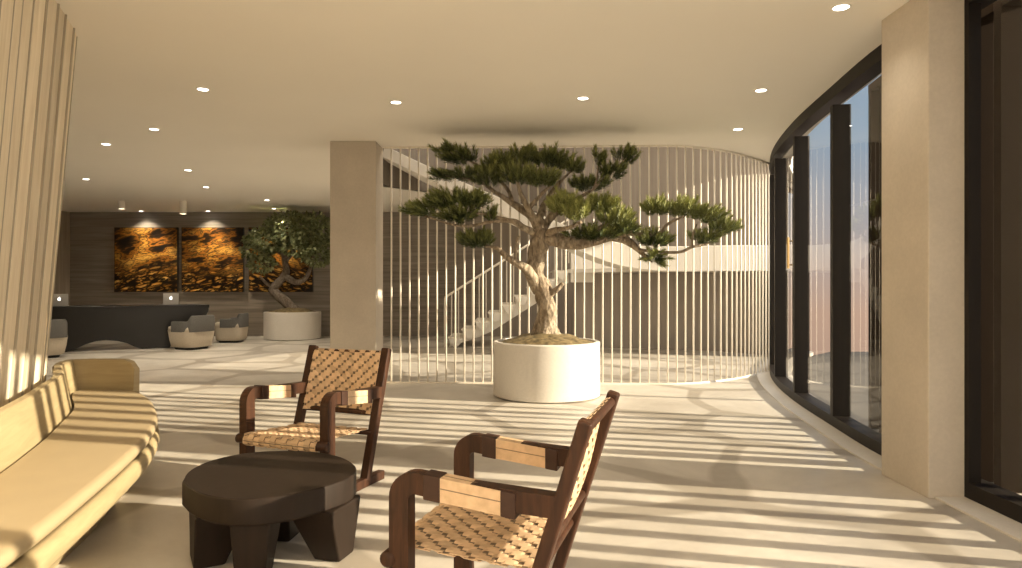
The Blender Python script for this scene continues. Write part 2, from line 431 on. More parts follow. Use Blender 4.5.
# exterior fins
def fins(label, Y0, Y1, step=.24):
    th = thing('fin_screen', label, 'sun screen', fpt((Y0+Y1)/2, .42), group='fin screens outside the glass')
    r = MB(); strip(r, Y0-.05, Y1+.05, .36, .50, CEIL+.0, CEIL+.08, 12); r.build('rail', M['fin'], th, world=True)
    n = int(round((Y1-Y0)/step))
    for i in range(n+1):
        y = Y0+(Y1-Y0)*i/n; c = fpt(y, .43); nn = fn(y); t = Vector((-nn.y,nn.x,0))
        m = MB(); mat = Matrix.Translation(c) @ Matrix(((nn.x,t.x,0,0),(nn.y,t.y,0,0),(0,0,1,0),(0,0,0,1)))
        m.box((-.075,-.032,-.05),(.075,.032,CEIL+.02), mat=mat); m.build('fin', M['fin'], th, world=True)
fins('bronze vertical fin screen outside the curved glass', 2.35, 6.2)
# unseen pale ground added to bounce light indoors, then the dark terrace
b = MB(); b.prism([(2.94,-9),(16,-9),(16,4.3),(2.96,4.3)], -.25, -.055)
tag(b.build('ground_bounce', simple('pale_bounce_ground', (.74,.68,.58), .8, var=.06, scale=3)), 'unseen pale ground added to bounce light onto the ceiling', kind='structure')
b = MB(); b.prism([(2.96,4.3),(14,4.3),(14,13.2),(6.2,13.2)]+[(p.x+.26,p.y) for p in FC[::-1] if p.y > 4.31], -.25, -.06)
tag(b.build('ground', M['terrace']), 'dark stone terrace outside the glass', kind='structure')

# ------------------------------------------------------------------ staircase
st = thing('staircase', 'white half-turn staircase with slim balusters behind the rod screen', 'staircase', (0,12.8,0))
def flight(x0, dx, z0, rise, n, y0, y1, under=.22, name='stair_body', handed=1):
    m = MB(); prof = []
    x, z = x0, z0
    for i in range(n):
        prof.append((x, z)); z += rise; prof.append((x, z)); x += dx
    prof.append((x, z))
    low = []
    nn = 14
    for i in range(nn+1):
        f = 1-i/nn
        xx = x0+(x-x0)*f; zz = z0+(z-z0)*f - under*(1 if z0 > .5 else min(1, f*3+.0)) 
        low.append((xx, max(zz, 0.0 if z0 < .5 else zz)))
    if handed: prof = prof+low
    P = prof
    rings = [[(px_,y,pz) for px_,pz in P] for y in (y0, y1)]
    m.loft(rings); m.build(name, M['plaster'], st, world=True)
    x, z = x0, z0
    for i in range(n):
        z += rise
        t = MB(); e = -.03 if dx > 0 else .03
        t.box((min(x+e, x+dx), y0-.03, z), (max(x+e, x+dx), y1+.03, z+.028)); t.build('tread', M['rod'], st, world=True, bevel=.006); x += dx
RISE, RUN = .166, .262
flight(-1.22, RUN, 0, RISE, 9, 13.5, 14.6)
XL = -1.22+9*RUN      # 1.14
ZL = 9*RISE           # 1.494
# landing slab and its curved front band
fb = spline([(1.0,11.75,0),(1.6,11.55,0),(2.4,11.38,0),(3.3,11.22,0),(4.3,11.08,0)], 6)
m = MB(); m.prism([(p.x,p.y) for p in fb if p.x > 1.95]+[(4.42,11.9),(4.1,12.9),(3.3,14.0),(2.2,14.6),(XL,14.6),(XL,13.45),(1.95,12.7)], ZL-.02, ZL+.05)
m.build('landing', M['plaster'], st, world=True)
m = MB(); m.box((XL+.04,13.40,1.28),(2.3,13.47,1.93)); m.build('landing_edge', M['plaster'], st, world=True, bevel=.01)
up = spline([(-2.9,11.62,3.74,.21),(-2.14,11.58,3.38,.21),(-1.1,11.55,2.88,.22),(-.2,11.53,2.44,.27),(.6,11.52,2.06,.31),(1.25,11.50,1.76,.35),(1.9,11.44,1.54,.38),(2.6,11.34,1.462,.41),(3.4,11.21,1.46,.42),(4.3,11.08,1.46,.42)], 6)
m = MB(); m.loft([[(p[0],p[1]-.07,p[2]),(p[0],p[1],p[2]),(p[0],p[1],p[2]+p[3]),(p[0],p[1]-.07,p[2]+p[3])] for p in up]); m.build('stringer', M['plaster'], st, world=True, smooth=False, bevel=.01)
m = MB(); m.loft([[(p[0],p[1]-.01,p[2]+.01),(p[0],12.62,p[2]+.01),(p[0],12.62,p[2]+.06),(p[0],p[1]-.01,p[2]+.06)] for p in up if p[0] < 2.9]); m.build('soffit', M['plaster'], st, world=True)
for i in range(14):
    x = 1.3-.29*i; z = 1.885+.139*i
    q = MB(); q.box((x-.30,11.56,z),(x,12.62,z+.04)); q.build('tread', M['rod'], st, world=True)
# scalloped plaster soffit lobes under each lower step
for i in range(9):
    x = -1.22+RUN*i; z = RISE*(i+1)
    m = MB(); ring = []
    pr = [(x-.01,z),(x+RUN,z)]+[(x+RUN-(RUN*1.0)*(k/6), max(.0, z-.17*math.sin(math.pi*k/6)**.7-.0)) for k in range(1,6)]
    m.loft([[(a_,y,c_) for a_,c_ in pr] for y in (13.43,13.5)]); m.build('side_lobe', M['plaster'], st, world=True, bevel=.01)
def rail(pts, post_every, base_fn, y, h=.86):
    m = MB(); m.tube([(x,y,z) for x,z in pts], .022, 8); m.build('handrail', M['rod'], st, world=True)
    (xa,za),(xb,zb) = pts[0], pts[-1]
    n = int(abs(xb-xa)/post_every)
    for i in range(n+1):
        x = xa+(xb-xa)*i/n; zt = za+(zb-za)*i/n
        q = MB(); q.tube([(x,y,base_fn(x)),(x,y,zt)], .011 if i else .018, 6); q.build('baluster', M['rod'], st, world=True)
rail([(-1.31,.98),(1.14,.98+2.45*RISE/RUN)], .131, lambda x: max(0,(math.floor((x+1.22)/RUN)+1)*RISE) if x > -1.22 else 0, 13.46)
#rail([(.95,2.62),(-2.3,2.62+3.25*.142/.258)], .262, lambda x: ZL+(1.0-x)*.142/.258, 11.66)

# ------------------------------------------------------------------ rod screen
ln = [0]
for a, c in zip(RC, RC[1:]): ln.append(ln[-1]+(c-a).length)
sc_ = thing('rod_screen', 'curved screen of slim white floor-to-ceiling rods', 'screen', (0,8.55,0))
m = MB(); m.loft([[(p.x,p.y-.02,0),(p.x,p.y+.02,0),(p.x,p.y+.02,.018),(p.x,p.y-.02,.018)] for p in RC]); m.build('bottom_rail', M['rod'], sc_, world=True)
m = MB(); m.loft([[(p.x,p.y-.02,CEIL-.02),(p.x,p.y+.02,CEIL-.02),(p.x,p.y+.02,CEIL),(p.x,p.y-.02,CEIL)] for p in RC]); m.build('top_rail', M['rod'], sc_, world=True)
d = .09
while d < ln[-1]:
    for i in range(len(RC)-1):
        if ln[i] <= d <= ln[i+1]:
            p = RC[i].lerp(RC[i+1], (d-ln[i])/(ln[i+1]-ln[i])); break
    m = MB(); m.tube([(p.x,p.y,.018),(p.x,p.y,CEIL-.02)], .0108, 8); m.build('rod', M['rod'], sc_, world=True, smooth=True)
    d += .1155

# ------------------------------------------------------------------ planters and trees
def planter(loc, label, r=.60, h=.61):
    t = thing('planter', label, 'planter', loc)
    m = MB(); m.lathe([(r-.03,0),(r,.015),(r,h-.012),(r-.012,h),(r-.045,h),(r-.05,h-.012),(r-.05,h-.1),(.02,h-.1)], 96)
    o = m.build('pot', M['planter'], t, smooth=True); edge_smooth(o)
    m = MB(); rings = []
    for i in range(12):
        q = 1-i/11.5; rr = (r-.048)*q; rings.append([])
        for k in range(48):
            a = 2*math.pi*k/48; p = Vector((rr*math.cos(a), rr*math.sin(a), h-.035+.13*(1-q**1.8)))
            p.z += .018*noise.noise(p*9)*(1 if i else 0); rings[-1].append(p)
    m.loft(rings); m.build('soil', M['soil'], t, smooth=True)
    return t
PX, PY = .40, 7.69
planter((PX,PY,0), 'round pale stone planter in front of the rod screen')
planter((-5.00,15.6,0), 'round pale planter by the far wall behind the tub chairs', .63, .62)

def path(pts, n=6):
    """pts: (px, py, Y, r) -> smooth world points and radii"""
    w = [Vector((*at(a,b_,Y), r)) if False else (at(a,b_,Y), r) for a,b_,Y,r in pts]
    P = spline([p for p,_ in w], n); Q = spline([(r,0,0) for _,r in w], n)
    return P, [max(.004,q.x) for q in Q]
tree = thing('bonsai_tree', 'gnarled pine with cloud-like needle pads in the front stone planter', 'tree', (PX+.0,PY,.6))
trunk = MB(); Yt = PY
branches = [
 [(546,338,Yt,.15),(545,325,Yt,.125),(547,308,Yt-.02,.105),(543,290,Yt-.03,.10),(536,275,Yt,.10),(536,258,Yt+.03,.10),(540,243,Yt,.105),(540,228,Yt,.085),(536,216,Yt,.06)],
 # low left limb with long branch to the left pads
 [(541,290,Yt-.02,.085),(528,272,Yt-.1,.062),(515,262,Yt-.15,.045),(506,256,Yt-.15,.035),(497,248,Yt-.15,.022),(485,246,Yt-.15,.014)],
 [(515,262,Yt-.15,.02),(516,248,Yt-.16,.018),(519,236,Yt-.2,.014)],
 [(545,298,Yt-.03,.05),(556,290,Yt-.1,.032),(563,283,Yt-.12,.02)],
 [(538,235,Yt,.06),(524,228,Yt-.1,.038),(512,221,Yt-.2,.027),(490,222,Yt-.3,.02),(470,226,Yt-.35,.016),(450,224,Yt-.4,.012),(425,216,Yt-.4,.008)],
 [(512,221,Yt-.2,.02),(492,216,Yt-.3,.015),(470,212,Yt-.35,.012)],
 # up left
 [(538,226,Yt,.06),(528,214,Yt+.05,.045),(512,203,Yt+.1,.035),(498,194,Yt+.1,.026),(480,182,Yt+.1,.018),(455,177,Yt,.012),(440,176,Yt,.007)],
 [(512,203,Yt+.1,.03),(508,190,Yt+.2,.022),(490,172,Yt+.2,.016),(468,160,Yt+.1,.012),(450,152,Yt+.1,.007)],
 [(536,222,Yt,.05),(527,207,Yt-.1,.034),(520,192,Yt-.1,.024),(516,175,Yt-.1,.015)],
 [(538,222,Yt,.055),(543,206,Yt+.1,.036),(552,192,Yt+.15,.027),(562,180,Yt+.15,.018),(572,170,Yt+.1,.012)],
 [(527,210,Yt-.05,.03),(540,196,Yt-.1,.022),(550,185,Yt-.1,.016),(556,170,Yt-.1,.01)],
 [(541,230,Yt,.06),(556,212,Yt+.05,.036),(575,200,Yt+.1,.026),(592,190,Yt+.1,.017),(600,182,Yt+.1,.014),(612,172,Yt+.1,.011),(626,158,Yt+.1,.006)],
 [(594,188,Yt+.1,.015),(597,178,Yt+.1,.012),(598,166,Yt+.1,.008)],
 [(545,235,Yt,.05),(556,230,Yt-.2,.034),(568,228,Yt-.35,.024),(582,222,Yt-.4,.016)],
 # great right limb
 [(541,240,Yt,.09),(556,240,Yt-.03,.078),(573,243,Yt-.05,.068),(592,241,Yt-.05,.062),(612,237,Yt-.05,.056),(625,240,Yt-.05,.046),(637,248,Yt-.05,.036),(645,256,Yt-.05,.02),(652,262,Yt-.05,.012)],
 [(612,237,Yt-.05,.045),(628,233,Yt-.1,.032),(645,235,Yt-.1,.026),(660,233,Yt-.1,.02),(668,224,Yt-.1,.016),(684,216,Yt-.1,.010)],
 [(640,250,Yt-.1,.02),(660,252,Yt-.12,.018),(680,252,Yt-.12,.017),(692,247,Yt-.12,.015),(706,244,Yt-.1,.013),(720,236,Yt-.1,.009),(730,229,Yt-.1,.006)],
 [(692,248,Yt-.12,.014),(693,235,Yt-.12,.013),(697,224,Yt-.12,.009)],
 [(580,241,Yt-.05,.03),(600,228,Yt-.2,.022),(618,216,Yt-.25,.014)],
]
for i, br_ in enumerate(branches):
    P, Q = path(br_); trunk.tube(P, Q, 14 if i < 2 or br_[0][3] > .08 else 9, wob=.20 if br_[0][3] > .05 else .10, seed=i)
# surface roots
for a in range(6):
    an = a*1.05+.3; p0 = Vector((at(546,338,Yt).x, Yt, .66))
    trunk.tube([p0+Vector((0,0,.1)), p0+Vector((math.cos(an)*.12,math.sin(an)*.12,.02)), p0+Vector((math.cos(an)*.24,math.sin(an)*.24,-.03))], [.07,.045,.015], 8, wob=.1, seed=a)
trunk.build('trunk', M['bark'], tree, world=True, smooth=True)
def shoot(mb, p, d, L_, nl, tone, w=.0088, rings=4, per=9):
    d = d.normalized(); x = d.orthogonal().normalized(); y = d.cross(x)
    for i in range(rings):
        q = p + d*L_*i/(rings-1)
        for k in range(per):
            a = 2*math.pi*(k+.5*(i%2))/per + R.uniform(-.2,.2)
            rad = x*math.cos(a)+y*math.sin(a)
            up = .55+.35*i/(rings-1)
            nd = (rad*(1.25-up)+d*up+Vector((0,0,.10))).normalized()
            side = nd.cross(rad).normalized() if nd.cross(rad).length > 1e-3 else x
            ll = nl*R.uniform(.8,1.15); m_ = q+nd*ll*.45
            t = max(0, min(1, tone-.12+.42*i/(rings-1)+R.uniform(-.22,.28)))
            mb.add([q, m_+side*w*.5, q+nd*ll, m_-side*w*.5], [(0,1,2,3)], t)
# pads: px, py, Y, half-width px, half-height px, depth half (m), shoots, tone, lean
pads = [
 (462,158,Yt+.1,24,6,.16,34,.10,(-.6,0,.5)),
 (447,151,Yt+.1,9,4,.10,10,.12,(-.8,0,.4)),
 (456,176,Yt+.0,24,4.5,.15,30,.08,(-.5,0,.3)),
 (488,178,Yt+.05,17,10,.22,38,.25,(-.1,0,.8)),
 (500,165,Yt+.1,16,9,.25,36,.35,(-.1,0,1)),
 (523,158,Yt+.1,17,7,.22,34,.40,(.1,0,1)),
 (552,162,Yt+.1,19,8,.25,40,.22,(.1,0,1)),
 (516,178,Yt-.12,15,8,.20,32,.2,(0,0,1)),
 (541,180,Yt-.12,17,8,.20,36,.3,(.3,0,.9)),
 (572,168,Yt+.1,11,5,.16,20,.30,(.2,0,1)),
 (598,160,Yt+.1,6,6,.08,9,.22,(0,0,1)),
 (624,159,Yt+.1,8,9,.12,18,.12,(.4,0,.8)),
 (612,173,Yt+.1,12,7,.15,22,.10,(.4,0,.6)),
 (588,186,Yt+.15,20,5,.22,30,.12,(.1,0,.8)),
 (562,206,Yt-.30,15,11,.22,44,.65,(.0,-.3,.9)),
 (577,214,Yt-.38,12,9,.18,30,.70,(.1,-.3,.9)),
 (600,207,Yt-.22,17,8,.22,40,.55,(.2,-.2,.9)),
 (615,220,Yt-.22,20,8,.22,42,.45,(.3,-.1,.9)),
 (592,235,Yt-.10,28,5.5,.24,48,.10,(.1,-.1,.4)),
 (622,230,Yt-.10,14,5,.2,20,.12,(.2,-.1,.4)),
 (452,202,Yt-.35,26,8,.22,54,.14,(-.5,-.1,.6)),
 (425,209,Yt-.4,18,6,.15,32,.20,(-.9,0,.25)),
 (472,204,Yt-.35,12,8,.2,26,.16,(.3,0,.8)),
 (458,216,Yt-.35,18,5,.18,28,.10,(-.1,-.2,.2)),
 (478,242,Yt-.15,17,7,.20,42,.12,(-.1,-.1,.7)),
 (490,216,Yt-.32,4,6,.06,7,.2,(0,0,1)),
 (657,209,Yt-.1,15,7,.22,34,.45,(.0,0,1)),
 (682,211,Yt-.1,17,7,.22,38,.42,(.2,0,1)),
 (705,217,Yt-.1,18,6,.20,34,.38,(.5,0,.8)),
 (722,228,Yt-.1,13,7,.18,28,.30,(.7,0,.6)),
 (703,239,Yt-.1,13,5,.16,20,.2,(.5,0,.5)),
 (653,240,Yt-.1,16,7,.20,32,.12,(.2,-.1,.4)),
 (654,255,Yt-.08,8,6,.12,16,.18,(.2,-.1,-.3)),
]
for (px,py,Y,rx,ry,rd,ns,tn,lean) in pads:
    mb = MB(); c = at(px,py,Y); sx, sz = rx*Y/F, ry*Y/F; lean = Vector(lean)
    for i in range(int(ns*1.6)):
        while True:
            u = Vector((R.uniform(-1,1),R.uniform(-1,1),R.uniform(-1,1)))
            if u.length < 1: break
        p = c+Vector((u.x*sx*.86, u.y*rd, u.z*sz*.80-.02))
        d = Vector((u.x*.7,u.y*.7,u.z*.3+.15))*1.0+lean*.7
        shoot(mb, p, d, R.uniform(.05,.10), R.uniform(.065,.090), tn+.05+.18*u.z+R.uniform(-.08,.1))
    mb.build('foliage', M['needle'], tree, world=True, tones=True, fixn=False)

# far tree: broad-leaved
Yb = 15.6
tr2 = thing('potted_tree', 'small leafy tree leaning left in the planter by the far wall', 'tree', (-5.0,Yb,.6))
tk = MB()
for i, br_ in enumerate([
 [(297,314,Yb,.15),(290,306,Yb,.12),(280,297,Yb,.11),(273,289,Yb,.10),(280,281,Yb,.09),(286,272,Yb,.085),(285,262,Yb,.07),(283,250,Yb,.05),(280,238,Yb,.03)],
 [(285,275,Yb,.07),(294,282,Yb-.1,.07),(302,281,Yb-.1,.06),(308,274,Yb-.1,.05),(312,262,Yb-.1,.035),(315,248,Yb-.1,.02)],
 [(274,288,Yb,.05),(266,283,Yb-.1,.035),(260,276,Yb-.1,.025)],
 [(285,262,Yb,.05),(296,248,Yb,.035),(305,235,Yb,.02)],
 [(284,256,Yb,.04),(270,246,Yb,.03),(260,240,Yb,.02)]]):
    P, Q = path(br_, 4); tk.tube(P, Q, 9, wob=.12, seed=i)
tk.build('trunk', M['bark2'], tr2, world=True, smooth=True)
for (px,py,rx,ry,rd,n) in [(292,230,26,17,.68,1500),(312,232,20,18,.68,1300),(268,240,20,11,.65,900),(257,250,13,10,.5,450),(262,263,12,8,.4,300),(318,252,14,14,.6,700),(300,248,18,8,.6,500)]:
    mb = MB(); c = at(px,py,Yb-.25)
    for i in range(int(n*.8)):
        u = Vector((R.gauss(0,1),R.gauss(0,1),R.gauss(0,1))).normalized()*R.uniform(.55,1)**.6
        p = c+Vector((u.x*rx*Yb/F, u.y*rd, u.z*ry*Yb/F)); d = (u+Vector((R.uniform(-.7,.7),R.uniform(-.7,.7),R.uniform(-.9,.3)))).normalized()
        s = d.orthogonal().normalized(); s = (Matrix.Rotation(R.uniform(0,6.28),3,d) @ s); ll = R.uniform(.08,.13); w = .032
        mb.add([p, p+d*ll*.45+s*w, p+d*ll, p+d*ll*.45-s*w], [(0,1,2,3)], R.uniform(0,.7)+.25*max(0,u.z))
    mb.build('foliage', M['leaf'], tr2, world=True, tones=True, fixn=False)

# ------------------------------------------------------------------ woven chair
def weave(mb, grid_fn, nu, nv, amp=.0034, th=.0013, cover=.94, sub=3):
    """straps along u and v over surface grid_fn(u,v)->(point, normal); u,v in 0..1"""
    for fam in (0, 1):
        na, nb = (nu, nv) if fam == 0 else (nv, nu)
        for i in range(na):
            tone = R.uniform(.80,1.12); jt = R.uniform(-.03,.03); c0 = (i+.5-cover/2+jt)/na; c1 = (i+.5+cover/2+jt*.3)/na; c0 = max(0,c0); c1 = min(1,c1); ring = []
            steps = nb*sub
            for k in range(steps+1):
                s = k/steps; ph = math.pi*s*nb
                h = amp*math.cos(ph)*(1 if (i % 2) == 0 else -1)*(1 if fam == 0 else -1)
                h = max(-amp, min(amp, h*1.8))
                pa, n_ = grid_fn(c0, s) if fam == 0 else grid_fn(s, c0)
                pb, _ = grid_fn(c1, s) if fam == 0 else grid_fn(s, c1)
                ring.append([pa+n_*(h-th), pb+n_*(h-th), pb+n_*(h+th), pa+n_*(h+th)])
            mb.loft(ring, tone=tone)
    g = 24; vs = []; fs = []
    for i in range(g+1):
        for j in range(g+1): vs.append(grid_fn(.01+.98*i/g, j/g)[0])
    for i in range(g):
        for j in range(g): a = i*(g+1)+j; fs.append((a,a+1,a+g+2,a+g+1))
    mb.add(vs, fs, .26)  # dark sheet inside the weave, painting shade into the slots between straps
def make_chair(label):
    t = thing('woven_armchair', label, 'chair', group='woven leather armchairs')
    W, AZ = .29, .63          # half spacing of side frames, arm top
    ft, fb_, topz = .365, .625, .83
    def post(z): return ft+(fb_-ft)*(z/topz)
    for s in (-1, 1):
        x = s*W
        # front leg bending into the arm: rounded corner profile in the (y,z) plane
        m = MB(); r = .052; w = .055; hgt = .070
        ctr = [(0, z) for z in (.0,.2,.40,AZ-hgt/2-r)] + [(r-r*math.cos(a), AZ-hgt/2-r+r*math.sin(a)) for a in [math.pi/2*k/8 for k in range(1,9)]] + [(.2,AZ-hgt/2-.018),(post(AZ)-.01,AZ-hgt/2-.036)]
        rings = []
        for i, (y, z) in enumerate(ctr):
            a = ctr[max(i-1,0)]; c = ctr[min(i+1,len(ctr)-1)]; tx, tz = c[0]-a[0], c[1]-a[1]; l_ = math.hypot(tx,tz); nx, nz = -tz/l_, tx/l_
            rings.append([(x+e*w/2, y+nx*f*hgt/2, z+nz*f*hgt/2) for e, f in ((-1,-1),(1,-1),(1,1),(-1,1))])
        m.loft(rings); m.build('front_leg', M['walnut'], t, bevel=.009, seg=3, angle=50)
        m = MB(); m.beam((x-s*.001,post(.03),.03),(x-s*.001,post(topz),topz), .046, .058, up=Vector((1,0,0))); m.build('back_post', M['walnut'], t, bevel=.009, seg=3)
        m = MB(); m.box((x-.025,-.03,0),(x+.025,.56,.055)); m.build('runner', M['walnut'], t, bevel=.006)
        # cuffs and leather sleeve on the arm
        def sleeve(y0, y1, g, mt, nm, seams=False):
            q = MB(); zc = -.002
            q.box((x-w/2-g, y0, zc-hgt/2-g), (x+w/2+g, y1, zc+hgt/2+g))
            if seams:
                for e in (-1,1):
                    q.box((x+e*(w/2+g)-.0015, y0, zc+.004), (x+e*(w/2+g)+.0015, y1, zc+.007), tone=.35)
                q.box((x-.002, y0, zc+hgt/2+g-.001),(x+.002,y1,zc+hgt/2+g+.001), tone=.35)
            for v in q.v: v.z += AZ-hgt/2-max(0,v.y-.05)*.112
            q.build(nm, mt, t, bevel=.0 if seams else .004, tones=True)
        sleeve(.09,.15,.007,M['cuff'],'arm_cuff'); sleeve(.355,.405,.007,M['cuff'],'arm_cuff')
        sleeve(.145,.355,.004,M['leather'],'arm_sleeve', True)
    def rail_(y, z, r_=.019, ext=.03):
        m = MB(); m.tube([(-W-ext,y,z),(-W-ext+.006,y,z),(W+ext-.006,y,z),(W+ext,y,z)], [r_*.7,r_,r_,r_*.7], 16); m.build('rail', M['walnut'], t, smooth=True)
    sy = post(.31)-.01
    rail_(-.04,.335,.028,.035); rail_(sy,.315,.018,.0)
    rail_(post(.795),.795,.018,0); rail_(post(.43)+.0,.43,.018,0)
    # woven seat wrapping round front rail
    def seat(u, v):
        x = (-1+2*u)*(W-.03)
        if v < .1:                      # wrap under the front rail
            a = math.pi*(v/.1)*.95 - math.pi/2*.9; 
            c = Vector((0,-.04,.335)); rr = .034
            n_ = Vector((0,-math.cos(a),math.sin(a))); return c+Vector((x,0,0))+n_*rr, n_
        q = (v-.1)/.9; y = -.04+(sy+.04)*q; z = .369+(.336-.369)*q-.008*math.sin(math.pi*q)*(1-(2*u-1)**2*.5)
        return Vector((x,y,z)), Vector((0,.1,1)).normalized()
    m = MB(); weave(m, seat, 13, 12); m.build('woven_seat', M['leather'], t, tones=True)
    def back(u, v):
        z = .425+(.815-.425)*v; x = (-1+2*u)*(W-.027); sag = .035*(1-(2*u-1)**2)*math.sin(math.pi*min(1,max(0,v*.8+.2)))
        return Vector((x, post(z)-.022+sag+(.012 if v > .97 else 0), z)), Vector((0,-.96,.28))
    m = MB(); weave(m, back, 13, 11); m.build('woven_back', M['leather'], t, tones=True)
    return t
ch = make_chair('woven tan leather armchair facing the camera behind the black coffee table')
ch.location = (-1.31,3.97,0); ch.rotation_euler = (0,0,math.radians(-21.7))
copy_thing(ch, (-.28,2.555,0), math.radians(-106.9), 'woven tan leather armchair in profile, nearest the camera, right of the coffee table')

# ------------------------------------------------------------------ coffee table
TT = .355; K = (H-TT)*F
rim = [(182,481),(190,470),(212,460),(248,452.5),(290,450.5),(322,452.5),(344,458),(356,466.5),(352,476),(335,483.5),(309,490.5),(278,496.5),(245,499.3),(215,497),(193,490)]
rp = [((px-511)*(K/(py-284))/F, K/(py-284)) for px,py in rim]
tc = Vector((sum(p[0] for p in rp)/len(rp), sum(p[1] for p in rp)/len(rp), 0))
tb = thing('coffee_table', 'low black pebble-shaped coffee table with four wedge legs', 'table', tc)
sp = spline([(x,y,0) for x,y in rp+[rp[0]]], 6)[:-1]
m = MB(); rings = []
for k, z in ((.985,TT-.115),(1,TT-.105),(1,TT-.012),(.996,TT-.004),(.985,TT)):
    rings.append([(tc.x+(p.x-tc.x)*k, tc.y+(p.y-tc.y)*k, z) for p in sp])
m.loft(rings); edge_smooth(m.build('tabletop', M['black_wood'], tb, world=True, smooth=True), 25)
for (fxp, fyp), wt, wb in ((on_floor(194,563),.32,.18), (on_floor(250,580),.17,.125), (on_floor(345,557),.28,.13), (on_floor(291,533),.17,.09)):
    f = Vector((fxp,fyp,0)); dirr = (f-tc); dirr.z = 0; dirr.normalize(); s = Vector((-dirr.y,dirr.x,0))
    m = MB(); rings = []
    for z, wd, ins, th_ in ((0,wb,.0,.10),(TT-.11,wt,.0,.20)):
        o = f - dirr*.02
        shift = -s*.0
        rings.append([o+dirr*.03-s*wd/2+Vector((0,0,z)), o+dirr*.03+s*wd/2+Vector((0,0,z)), o-dirr*th_+s*wd/2+Vector((0,0,z)), o-dirr*th_-s*wd/2+Vector((0,0,z))])
    m.loft(rings); m.build('leg', M['black_wood'], tb, world=True, bevel=.01, seg=3)

# ------------------------------------------------------------------ curved bench
Bp = [(-1.80,1.0),(-1.88,1.7),(-2.0,2.3),(-2.22,2.96),(-2.47,3.6),(-2.66,4.02),(-2.84,4.41),(-3.0,4.68),(-3.17,4.92),(-3.31,5.15),(-3.36,5.30)]
Fp = [(-1.36,1.0),(-1.47,1.65),(-1.56,2.2),(-1.70,2.78),(-1.84,3.3),(-1.98,3.75),(-2.18,4.22),(-2.37,4.56),(-2.58,4.90),(-2.78,5.16),(-2.90,5.29)]
SB = spline([(x,y,0) for x,y in Bp], 6); SF = spline([(x,y,0) for x,y in Fp], 6)
bn = thing('curved_bench', 'curved pale timber bench with leather seat against the board wall', 'bench', (-2.2,3.2,0))
SZ = .425
def cross(i, prof):
    a, c = SB[i], SF[i]; d = (c-a); l_ = d.length; d.normalize()
    return [a+d*(l_+u if rel else u)+Vector((0,0,z)) for rel, u, z in prof]
m = MB(); cp = [(0,0,SZ-.06),(1,-.05,SZ-.06),(1,-.025,SZ-.055),(1,-.012,SZ-.035),(1,-.014,SZ-.018),(1,-.03,SZ-.004),(1,-.055,SZ),(0,0,SZ)]
m.loft([cross(i,cp) for i in range(len(SB))]); edge_smooth(m.build('seat_cushion', M['cushion'], bn, world=True, smooth=True), 50)
m = MB(); rp_ = [(1,-.045+.050*math.cos(a), .298+.052*math.sin(a)) for a in [2*math.pi*k/14 for k in range(14)]]
m.loft([cross(i,rp_) for i in range(len(SB))]); m.build('front_roll', M['bench_wood'], bn, world=True, smooth=True)
m = MB(); pp = [(0,.0,0),(1,-.30,0),(1,-.12,.27),(1,-.08,SZ-.085),(0,.0,SZ-.085)]
m.loft([cross(i,pp) for i in range(len(SB))]); m.build('plinth', M['bench_wood'], bn, world=True)
# backrest: along the seat back then round the end
endp = [Vector((-3.385,5.35,0)),Vector((-3.34,5.375,0)),Vector((-3.14,5.37,0)),Vector((-3.06,5.365,0)),Vector((-3.01,5.36,0)),Vector((-2.975,5.355,0))]
pathb = SB[:-1]+endp
m = MB(); rings = []; np_ = len(pathb)
for i, p in enumerate(pathb):
    t = (pathb[min(i+1,np_-1)]-pathb[max(i-1,0)]).normalized(); n_ = Vector((t.y,-t.x,0))
    hh = .655
    if i == np_-1: hh = .585
    if i == np_-2: hh = .635
    ln_ = .06 if i < np_-5 else .02
    rings.append([p+n_*.0+Vector((0,0,SZ-.1)), p-n_*ln_+Vector((0,0,hh-.008)), p-n_*(ln_+.01)+Vector((0,0,hh)), p-n_*(ln_+.05)+Vector((0,0,hh)), p-n_*(ln_+.06)+Vector((0,0,hh-.01)), p-n_*.07+Vector((0,0,.0))])
m.loft(rings); edge_smooth(m.build('backrest', M['bench_wood'], bn, world=True, smooth=True), 30)

# ------------------------------------------------------------------ reception desk
dk = thing('reception_desk', 'long black sculpted reception desk with arched cutout', 'desk', (-7.2,13.1,0))
# front outline traced in the desk's own plane, running left-near to right-far
def dpt(px, py):
    # desk front plane: passes through floor points of both feet
    A = Vector((*on_floor(60,352.5),0)); B_ = Vector((*on_floor(172,347.8),0)); d_ = B_-A
    k = (px-511)/F          # X = k Y
    s = (k*A.y-A.x)/(d_.x-k*d_.y); Y = A.y+d_.y*s
    return at(px, py, Y)
out = [(30,310.5),(60,308.6),(110,307.6),(160,306.6),(209,305.2),(208.6,311),(206,316),(198,318),(186,322),(178,329),(173,338),(170,347.8),(142,348.6),(134,346.6),(127,343.3),(117,340.9),(106,340.2),(96,341.2),(86,344.3),(76,349),(66,352.2),(30,353.2)]
fp_ = [dpt(*p) for p in out]
A0, A1 = dpt(60,330), dpt(172,330); dd = (A1-A0); dd.z = 0; dd.normalize(); nb = Vector((-dd.y,dd.x,0))
if nb.y < 0: nb = -nb
for p in fp_: p.z = max(p.z, 0)
m = MB(); m.loft([[p for p in fp_],[p+nb*.06 for p in fp_]]); m.build('front_panel', M['desk'], dk, world=True, bevel=.01)
m = MB(); tl = [dpt(30,309.6), dpt(209.6,305.1)]
zt = .80
q = [Vector((p.x,p.y,0)) for p in tl]
qq = [q[0], q[1], q[1]+nb*.75-dd*.15, q[0]+nb*.75]
ztop = max(p.z for p in fp_)
m.prism([(p.x,p.y) for p in qq], ztop-.05, ztop+.012); m.build('desk_top', M['desk'], dk, world=True, bevel=.008)
